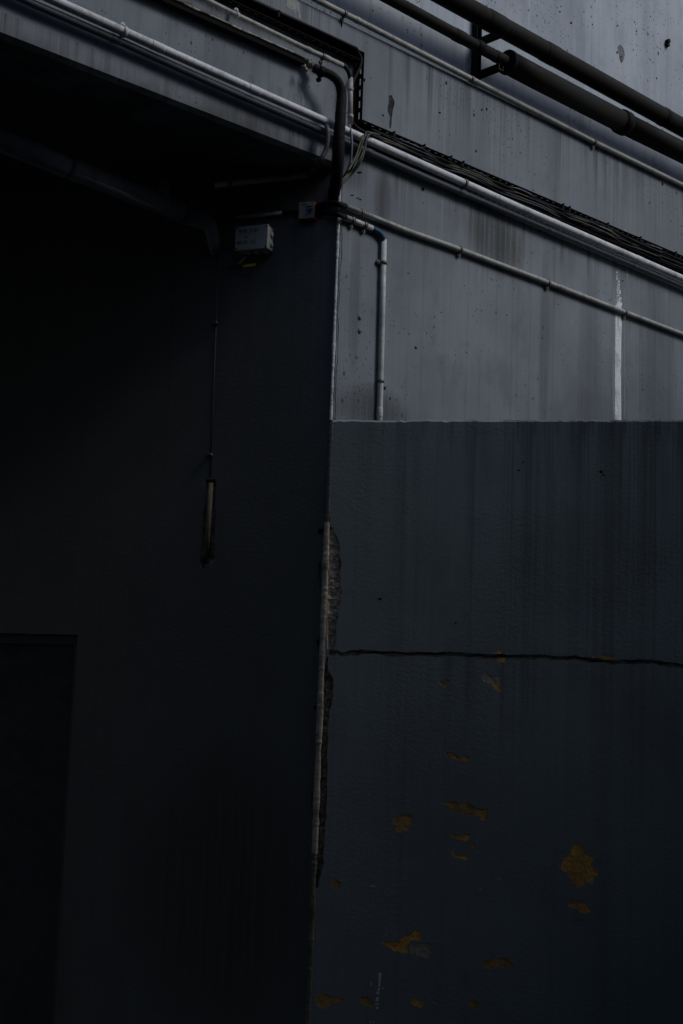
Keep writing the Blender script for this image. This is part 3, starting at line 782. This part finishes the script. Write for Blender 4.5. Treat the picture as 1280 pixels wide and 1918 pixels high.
hp = [FA.px(588, 127, .07), FA.px(600, 133, .085), FA.px(619, 140, .11), FA.px(634, 154, .12), FA.px(640, 177, .12), FA.px(638, 216, .13), FA.px(635, 263, .13), FA.px(633, 302, .11), FA.px(630, 341, .06), DK.px(626, 362, .02), DK.px(626, 375, -.06)]
bh = empty('thick_hose', hp[0], 'thick black hose bending down from the trunking end past the corner', 'hose')
cp = catmull(hp, 10)
rr0 = rad(hp[3], 17); rr1 = rad(hp[6], 23)
tube_obj('sleeve', cp, [rr0 * (.95 if i < 3 else 1) + (rr1 - rr0) * min(1, max(0, (i - 30) / 35)) + .0022 * mnoise.noise((i * .7, 0, 0)) for i in range(len(cp))], m_rubber, bh, 20)
clip(bh, FA.px(602, 134, .087), hp[2] - hp[1], rr0, NF, m_rubber, ear=-ZV, w=.03)

# ------------------------------------------------------------------ upper conduit, its drop and the grey cable
uc, ucr, UC = run('jointed_conduit', 'thin jointed conduit above the trunking turning down beside the black hose', 'pipe', FA,
                  [(180, -106, .05), (379, -4, .05), (444, 28.5, .05), (581, 95, .05), (612, 108.5, .05), (642, 122.5, .05)], (9.5, (600, 103, .05)), m_pvcd, part='sloping_tube')
axj = UC[3] - UC[2]
for x, y in ((578, 93.5), (612, 108.5)): collar(uc, FA.px(x, y, .05), axj, ucr, .045, 1.18, m_pvcd)
clip(uc, FA.px(444, 28.5, .05), axj, ucr, NF, m_pvc, ear=ZV)
clip(uc, FA.px(605, 106, .05), axj, ucr, NF, m_steel, ear=-ZV)
tube_obj('flex_bend', catmull([FA.px(640, 121.6, .05), FA.px(647, 126, .055), FA.px(653, 135, .06), FA.px(656.5, 149, .06)]), ucr * .8, m_rubber, uc)
tube_obj('vertical_tube', [FA.px(657, 146, .06), FA.px(656.3, 233, .06)], ucr * .98, m_pvcd, uc)
for y in (167.5, 218): collar(uc, FA.px(656.7, y, .06), ZV, ucr, .02, 1.2, m_pvcd)
cb = catmull([FA.px(655, 229, .06), FA.px(655, 236, .065), FA.px(658.8, 255, .10), FA.px(658.5, 287, .10), FA.px(654, 310, .08), FA.px(645, 330, .06), DK.px(628, 352, .03), DK.px(615, 360, -.04)])
tag(tube_obj('grey_cable', cb, rad(cb[0], 4.4), m_cabb, None, 10), 'slate blue cable hanging out of the vertical conduit over the white pipe', 'cable')

# ------------------------------------------------------------------ perforated tray stepping round the corner
TD = .055
U1 = FA.hit(600, 59, TD).z; U0 = FA.hit(600, 88, 0).z
V1 = FA.hit(681.5, 150, TD).x; V0 = FA.hit(662, 150, 0).x
W1 = FA.hit(960, 343, TD).z; W0 = FA.hit(871, 346, 0).z
tray = empty('cable_tray', FA.px(670, 160), 'rusty black perforated cable tray stepping down beside the hose and running right', 'cable tray')
def strip(bm, a0, a1, fixed, t, horizontal, lo_=.012, hi_=TD, pitch=.058, slot=.024, gap=(.028, .036)):
    """flange standing out from the wall with a row of slots; a0..a1 along the run"""
    def bx(p, q, o0, o1):
        if horizontal: add_box(bm, (p, -o1, fixed), (q, -o0, fixed + t))
        else: add_box(bm, (fixed, -o1, p), (fixed + t, -o0, q))
    bx(a0, a1, .001, gap[0]); bx(a0, a1, gap[1], hi_)
    p = a0
    while p < a1 - .001:
        q = min(a1, p + pitch - slot)
        bx(p, q - 1e-5, gap[0] + .0002, gap[1] - .0002); p += pitch
T = .003
ends = dict(upper=(-7.5, V1), lower=(V0, 10.5))
bm = bmesh.new()
add_box(bm, (-7.5, -.006, U0), (V0 - .001, -.0015, U1 - .004)); add_box(bm, (V0, -.0062, W0), (V1 - .004, -.0013, U1 - .004)); add_box(bm, (V1 - .0035, -.006, W0), (10.5, -.0015, W1 - .004))
link('back_plate', bm, m_tray, tray, False, FA)
bm = bmesh.new(); strip(bm, -7.5, V1, U1 - T, T, True, slot=.0); link('flange', bm, m_tray, tray, False, FA)
bm = bmesh.new(); strip(bm, -7.5, V0, U0 - T, T, True, gap=(.03, .041)); link('flange', bm, m_tray, tray, False, FA)
bm = bmesh.new(); strip(bm, W1 - .02, U1 - T - .0005, V1 - T, T, False, pitch=.066, slot=.040, gap=(.024, .036)); link('flange', bm, m_tray, tray, False, FA)
bm = bmesh.new(); strip(bm, V1 + .001, 10.5, W1 - T, T, True); link('flange', bm, m_tray, tray, False, FA)
bm = bmesh.new(); strip(bm, V0, 10.5, W0 - T, T, True, gap=(.03, .041)); link('flange', bm, m_tray, tray, False, FA)
# ties that hold the cables, seen as small knots on the tray edge
for x in (738, 795, 845, 868, 1055, 1067, 1139, 1200, 1266, 522):
    zz = (W1 if x > 690 else U1); hh = FA.hit(x, 300, TD)
    # find s where the tray edge passes this column
    y = 0
    for _ in range(30):
        h = FA.hit(x, y, TD); y += (h.z - zz) * F_PX / 9.0
    s = FA.hit(x, y, TD).x
    bm = bmesh.new(); add_box(bm, (s - .005, -TD - .004, zz - .03), (s + .005, -TD - .001, zz + .003)); add_box(bm, (s - .005, -TD - .004, zz + .0035), (s + .005, -.01, zz + .006)); add_box(bm, (s - .007, -TD - .008, zz + .000), (s + .007, -TD - .0045, zz + .008))
    link('tie', bm, m_rubber, tray, False, FA)

# cables in the tray
cg = 'cables lying in the perforated tray'
sA = FA.hit(700, 248, .06).x
ties = [sA] + [FA.hit(x, y, .05).x for x, y in ((832, 312), (943, 360), (1055, 405), (1175, 462), (1270, 500))] + [9.8]
cdefs = [('dull grey cable bowing highest in the tray', m_cabg, .0052), ('dark grey cable sagging low in the tray above the white pipe', m_cabg, .006), ('black cable hugging the back of the tray', m_cabk, .008),
         ('yellow-green striped cable twisting along the tray', m_caby, .004), ('slim grey cable drooping over the tray cable bundle', m_cabg, .0042), ('thick black cable at the bottom of the tray', m_cabk, .010),
         ('pale grey cable running along the front of the tray', m_cabb, .0045)]
for i, (lb, m, r) in enumerate(cdefs):
    rg2 = random.Random(40 + i); pts = []
    bz = W0 + .030 + .009 * i
    for k in range(len(ties) - 1):
        a, b = ties[k], ties[k + 1]
        pts.append((a, -(.022 + .005 * (i % 3)), bz + .004 * (i % 2)))
        dz = rg2.uniform(-.02, .022) + (.012 if i in (0, 3) else 0)
        for f in (.3, .65):
            pts.append((a + (b - a) * f, -(.026 + rg2.uniform(0, .026)), max(W0 + .012, min(W1 - .016, bz + dz * (1 - abs(f - .5))))))
    pts.append((ties[-1], -.03, bz))
    bm = bmesh.new(); add_tube(bm, catmull(pts, 6), r, 8)
    tag(link('tray_cable', bm, m, None, 'keep', FA), lb, 'cable', cg)
for i, (lb, off) in enumerate((('black cable lying along the upper part of the tray and down its step', 0), )):
    pts = [(-7, -.04, U0 + .05), (-3, -.045, U0 + .045), (-1.2, -.04, U0 + .055), (V0 - .15, -.05, U0 + .055), (V0 - .03, -.042, U0 + .05), (V0 + .015, -.042, U0 - .01), (V1 - .075, -.038, (U0 + W1) / 2), (V1 - .072, -.038, W1 + .03), (V1 - .04, -.038, W1 - .045), (V1 + .12, -.036, W1 - .06), (V1 + .5, -.04, W0 + .04)]
    bm = bmesh.new(); add_tube(bm, catmull(pts, 8), .010, 10)
    tag(link('tray_cable', bm, m_cabk, None, 'keep', FA), lb, 'cable', cg)
Zc = (560, 60, 6.394)
def loop(lb, m, dia, pts, grp):
    P = []
    for k, (x, y) in enumerate(pts):
        px, py = Z(*Zc, [(x, y)])[0]; P.append(FA.px(px, py, .10 if 0 < k < len(pts) - 2 else .06))
    P.append(DK.px(*Z(*Zc, [(pts[-1][0] - 40, pts[-1][1] + 30)])[0], -.02))
    c = catmull(P, 8); r = rad(P[1], dia)
    tag(tube_obj('loop_cable', c, r, m, None, 10), lb, 'cable', grp)
lg = 'cables looping out of the tray to the corner'
loop('dull grey cable looping leftmost out of the tray over the pipes', m_cabg, 4.6, [(900, 1225), (850, 1205), (805, 1210), (765, 1310), (725, 1440), (660, 1580), (590, 1690), (485, 1800)], lg)
loop('yellow-green cable hanging between the two grey loops at the corner', m_caby, 3.0, [(800, 1225), (770, 1260), (735, 1330), (690, 1470), (640, 1580), (590, 1660), (530, 1740), (478, 1790)], lg)
loop('dark grey cable forming the rightmost loop from tray to corner', m_cabg, 4.8, [(960, 1235), (890, 1215), (840, 1225), (806, 1290), (785, 1420), (730, 1570), (610, 1730), (488, 1840)], lg)
loop('slim yellow-green cable running along the rightmost loop', m_caby, 2.2, [(890, 1205), (850, 1208), (822, 1230), (800, 1300), (770, 1430), (720, 1540), (640, 1660), (490, 1815)], lg)

# ------------------------------------------------------------------ hose and conduit on the shaded wall
hz = [(612, 231), (613.5, 243), (614.5, 257), (611, 280), (598, 304), (578, 326)]
P = [FA.px(612, 232, .03), FA.px(613, 238, .085), FA.px(614.7, 256, .10), FA.px(610.5, 281, .09), FA.px(597, 305, .05), DK.px(578, 327.5, .06), DK.px(566, 329, .055)]
ph = empty('bent_hose_conduit', P[0], 'grey conduit under the beam fed by a dark hose curving from the grey pipe', 'pipe')
r = rad(P[2], 9.5); tube_obj('hose', catmull(P), r, m_hose, ph)
r = rad(DK.px(490, 338), 10.5)
PQ = [DK.px(576, 327.5, .055), DK.px(404, 347.5, .055)]
tube_obj('tube', PQ, r, m_box, ph)
for x, y in ((555, 330), (431, 344.3)):
    clip(ph, DK.px(x, y, .055), PQ[1] - PQ[0], r, ND, m_pvcd, ear=ZV, w=.025)
collar(ph, DK.px(566, 328.7, .055), PQ[1] - PQ[0], r, .07, 1.12, m_pvcd)
tube_obj('thin_lead', catmull([DK.px(412, 347, .05), DK.px(397, 367, .05), DK.px(384, 388, .05), DK.px(383, 400, .05), DK.px(390, 415, .02)]), .004, m_cabg, ph, 8)

# conduit to the small box
P = [DK.px(428, 408, .025), DK.px(533, 398.5, .025)]
sc_ = empty('short_conduit', P[0], 'short dirty conduit on the shaded wall left of the red box', 'pipe')
r = rad(P[1], 8); tube_obj('tube', P, r, m_pvcd, sc_)
tube_obj('flex_end', [DK.px(531, 398.7, .025), DK.px(561, 395, .025)], r * .8, m_rubber, sc_)
clip(sc_, DK.px(431, 407.7, .025), P[1] - P[0], r, ND, m_steel)
collar(sc_, DK.px(535, 398.3, .025), P[1] - P[0], r, .03, 1.2, m_rubber)

# ------------------------------------------------------------------ boxes
def strokes(bm, text, x0, zb_, h, y, adv, r=.0015, slant=0.0):
    G = {'T': [[(0, 1), (.8, 1)], [(.4, 1), (.4, 0)]], 'P': [[(0, 0), (0, 1), (.5, 1), (.65, .78), (.5, .52), (0, .5)]], 'M': [[(0, 0), (.08, 1), (.4, .35), (.7, 1), (.8, 0)]],
         'D': [[(0, 0), (0, 1), (.45, .9), (.65, .5), (.45, .08), (0, 0)]], '.': [[(.3, 0), (.34, .08)]], '2': [[(.05, .85), (.3, 1), (.6, .8), (.45, .45), (.05, 0), (.65, 0)]],
         '1': [[(.15, .75), (.35, 1), (.35, 0)]], '0': [[(.3, 1), (.05, .6), (.1, .15), (.35, 0), (.6, .35), (.55, .8), (.3, 1)]], 'A': [[(0, 0), (.35, 1), (.7, 0)], [(.12, .38), (.58, .38)]],
         'v': [[(.35, 1), (.35, 0)], [(.05, .35), (.35, 0), (.65, .35)]], '3': [[(.05, .9), (.4, 1), (.55, .75), (.25, .55), (.6, .3), (.35, 0), (.05, .1)]]}
    rg = random.Random(text)
    for i, c_ in enumerate(text):
        for st_ in G.get(c_, []):
            P = [Vector((x0 + i * adv + (px * .85 + slant * pz) * adv, y, zb_ + pz * h + rg.uniform(-.04, .04) * h)) for px, pz in st_]
            add_tube(bm, P, r, 6)

bl = DK.hit(439.6, 469.5, .088); brr = DK.hit(501, 466, .088); btl = DK.hit(441.4, 424.7, .088)
x0, x1, z0, z1 = bl.x, brr.x, bl.z, btl.z
jb = empty('junction_box', DK.w(((x0 + x1) / 2, 0, z0)), 'grey plastic junction box with handwriting on its lid on the shaded wall', 'junction box')
bm = bmesh.new(); add_box(bm, (x0 + .002, -.072, z0 + .002), (x1 - .002, -.002, z1 - .002), bev=.005)
link('body', bm, m_box, jb, False, DK)
bm = bmesh.new(); add_box(bm, (x0, -.089, z0), (x1, -.0725, z1), bev=.004)
lid = link('lid', bm, m_box, jb, False, DK)
for sx, sz in ((x0 + .011, z0 + .011), (x1 - .011, z0 + .011), (x0 + .011, z1 - .011), (x1 - .011, z1 - .011)):
    bm = bmesh.new(); add_tube(bm, [(sx, -.0885, sz), (sx, -.0902, sz)], .0052, 10); link('lid_screw', bm, m_rubber, lid, 'keep', DK)
bm = bmesh.new(); w = x1 - x0; h = z1 - z0
strokes(bm, 'TPMD.2101', x0 + w * .09, z0 + h * .70, h * .15, -.0892, w * .072)
strokes(bm, 'v', x0 + w * .32, z0 + h * .47, h * .13, -.0892, w * .08)
strokes(bm, 'AD1D.A2', x0 + w * .07, z0 + h * .24, h * .15, -.0892, w * .086)
link('handwriting', bm, m_ink, lid, 'keep', DK)
for zz in (.28, .68):
    bm = bmesh.new(); add_tube(bm, [(x1 - .0025, -.036, z0 + h * zz), (x1 + .005, -.036, z0 + h * zz), (x1 + .008, -.036, z0 + h * zz)], [.017, .016, .011], 16); link('knockout', bm, m_box, jb, 'keep', DK)
for xx in (.36, .6, .86):
    bm = bmesh.new(); add_tube(bm, [(x0 + w * xx, -.036, z0 + .003), (x0 + w * xx, -.036, z0 - .009), (x0 + w * xx, -.036, z0 - .014)], [.014, .013, .009], 16); link('knockout', bm, m_box, jb, 'keep', DK)

ycab = [(461, 478.5), (458, 484), (452, 490), (447.5, 495), (444, 500), (438, 503)]
P = [DK.px(x, y, .04) for x, y in ycab]
lead = empty('marked_lead', P[0], 'lead hanging out of the junction box in a yellow marker sleeve', 'cable')
tube_obj('wire', catmull(P + [DK.px(425, 503, .01)]), .0035, m_rubber, lead, 8)
tube_obj('marker_sleeve', [DK.px(460, 481, .04), DK.px(448, 495, .04)], .0065, m_yel, lead, 8)
P = [DK.px(497, 472.5, .04), DK.px(494, 482, .045), DK.px(488, 492, .05), DK.px(479, 497.5, .05), DK.px(468, 499, .05), DK.px(455, 501.5, .05), DK.px(447, 500, .03)]
lead2 = empty('tagged_lead', P[0], 'thin black lead below the junction box carrying a flat yellow tag', 'cable')
tube_obj('wire', catmull(P), .0028, m_rubber, lead2, 8)
t0, t1 = DK.hit(456, 499.5, .05), DK.hit(480.5, 496, .05)
ta = math.atan2(t1.z - t0.z, t1.x - t0.x); tl_ = (t1 - t0).length
MM = Matrix.Translation(t0 + Vector((0, 0, 0))) @ Matrix.Rotation(-ta, 4, 'Y')
bm = bmesh.new(); add_box(bm, (0, -.0065, -.0075), (tl_, -.0035, .0075), MM, bev=.001)
tg = link('yellow_tag', bm, m_yel, lead2, False, DK)
for xx in (.008, tl_ - .008):
    bm = bmesh.new(); add_tube(bm, [MM @ Vector((xx, -.0066, 0)), MM @ Vector((xx, -.0075, 0))], .003, 8); link('tag_hole', bm, m_rubber, tg, 'keep', DK)

a, b, c_ = DK.hit(558.6, 410.4, .042), DK.hit(590, 376.5, .042), DK.hit(589.4, 409, .042)
x0, x1, z0, z1 = a.x, (b.x + c_.x) / 2, (a.z + c_.z) / 2, b.z
rb = empty('alarm_box', DK.w(((x0 + x1) / 2, 0, z0)), 'small square box with red sides and a printed pale front near the corner', 'box')
bm = bmesh.new(); add_box(bm, (x0, -.038, z0), (x1, -.001, z1), bev=.003); link('body', bm, m_redbox, rb, False, DK)
bm = bmesh.new(); add_box(bm, (x0 + .002, -.043, z0 + .002), (x1 - .002, -.0385, z1 - .002), bev=.0015); fp = link('front_plate', bm, paint('dirty_plate', (.36, .37, .34), .55, dirt=(.16, .16, .15), dirt_amt=.7, sc=24), rb, False, DK)
bm = bmesh.new(); w = x1 - x0; h = z1 - z0
for k, (u0, u1, v0, v1) in enumerate(((.45, .82, .66, .72), (.52, .6, .46, .58), (.64, .7, .40, .58), (.74, .8, .30, .60), (.44, .5, .40, .46), (.56, .72, .34, .38), (.42, .60, .22, .26), (.62, .66, .24, .30), (.84, .88, .5, .6), (.24, .55, .84, .87))):
    add_box(bm, (x0 + w * u0, -.0442, z0 + h * v0), (x0 + w * u1, -.0431, z0 + h * v1))
link('print_marks', bm, m_ink, fp, False, DK)

# ------------------------------------------------------------------ dim things under the slab
e0 = DK.px(356, 404, .16)
rq = ray(-60, 238); t_ = (e0.z - EYE.z) / rq.z; e1 = EYE + rq * t_
m_pass = paint('pale_grey_pipe_wrap', (.34, .36, .38), .45, sc=8)
cpz = empty('passage_pipe', e0, 'thick dim pipe hung under the dark slab leading to an elbow', 'pipe')
r = rad(e0, 38)
PB = [e1, e0.lerp(e1, .02)]
tube_obj('tube', PB, r, m_pass, cpz, 28)
axp = e1 - e0
for x, y in ((126, 318), (342, 398)):
    t = (x - 366) / (-60 - 366)
    # same column on the pipe line
    best = min((abs((lambda q: CX + F_PX * q.x / -q.z)(RW.transposed() @ (e0.lerp(e1, k / 200) - EYE)) - x), k) for k in range(201))[1]
    collar(cpz, e0.lerp(e1, best / 200), axp, r, .03, 1.05, m_gpipe, 'band')
tube_obj('elbow', catmull([e0.lerp(e1, .022), e0, DK.px(384, 415, .13), DK.px(394, 425, .11), DK.px(399, 443, .09), DK.px(402, 462, .05), DK.px(403, 475, -.05)]), [r * max(.42, 1 - .011 * max(0, i)) for i in range(49)], m_pass, cpz, 24)

P = [DK.px(411, 470, -.0035), DK.px(404, 640, -.0035), DK.px(394, 893, -.0035)]
wc = empty('wall_conduit', P[0], 'faint vertical conduit on the shaded wall running down to the broken chase', 'pipe')
r = rad(P[1], 4.5); tube_obj('tube', P, r, m_drk, wc, 12)
for x, y in ((405.5, 605), (395.5, 852)):
    clip(wc, DK.px(x, y, .012), ZV, r, ND, m_steel, ear=-DK.u)
P = [DK.px(397, 905, -.012), DK.px(392, 975, -.010), DK.px(388, 1045, -.012)]
tag(tube_obj('chase_tube', P, rad(P[0], 12), paint('bare_tube', (.26, .21, .15), .85, dirt=(.10, .07, .05), dirt_amt=.8, sc=26), None, 14), 'bare brown tube exposed inside the broken chase of the shaded wall', 'pipe')

pl = DK.hit(305, 350, .04)
ip = empty('inspection_plate', DK.w(pl), 'barely visible square plate on the shaded wall under the slab', 'plate')
bm = bmesh.new(); add_box(bm, (pl.x - .035, -.02, pl.z - .04), (pl.x + .035, -.001, pl.z + .04), bev=.003); link('cover', bm, m_pvcd, ip, False, DK)
for k in (-.026, .026):
    bm = bmesh.new(); add_tube(bm, [(pl.x + k, -.0195, pl.z), (pl.x + k, -.0225, pl.z)], .004, 8); link('screw', bm, m_steel, ip, 'keep', DK)

# bolts left in the walls
bp = UP.hit(1248, 80)
bo = empty('wall_bolt', UP.w(bp), 'black bolt head standing out of the pale upper wall', 'bolt')
bm = bmesh.new(); add_tube(bm, [bp + Vector((0, .004, .006)), bp + Vector((0, -.03, .006))], .016, 6); link('head', bm, m_rubber, bo, 'keep', UP)
bm = bmesh.new(); add_tube(bm, [bp + Vector((.004, .004, -.02)), bp + Vector((.004, -.02, -.016))], .018, 10); link('washer', bm, m_rubber, bo, 'keep', UP)
for (x, y, lb) in ((674, 595.5, 'upper of two painted-over plugs left of the drop pipe'), (674, 620.5, 'lower of two painted-over plugs left of the drop pipe')):
    q = FA.hit(x, y); bm = bmesh.new(); add_tube(bm, [q + Vector((0, .003, 0)), q + Vector((0, -.006, 0)), q + Vector((0, -.010, -.001))], [.013, .012, .007], 12)
    tag(link('wall_plug', bm, m_fac, None, 'keep', FA), lb, 'wall plug', 'painted plugs beside the drop pipe')
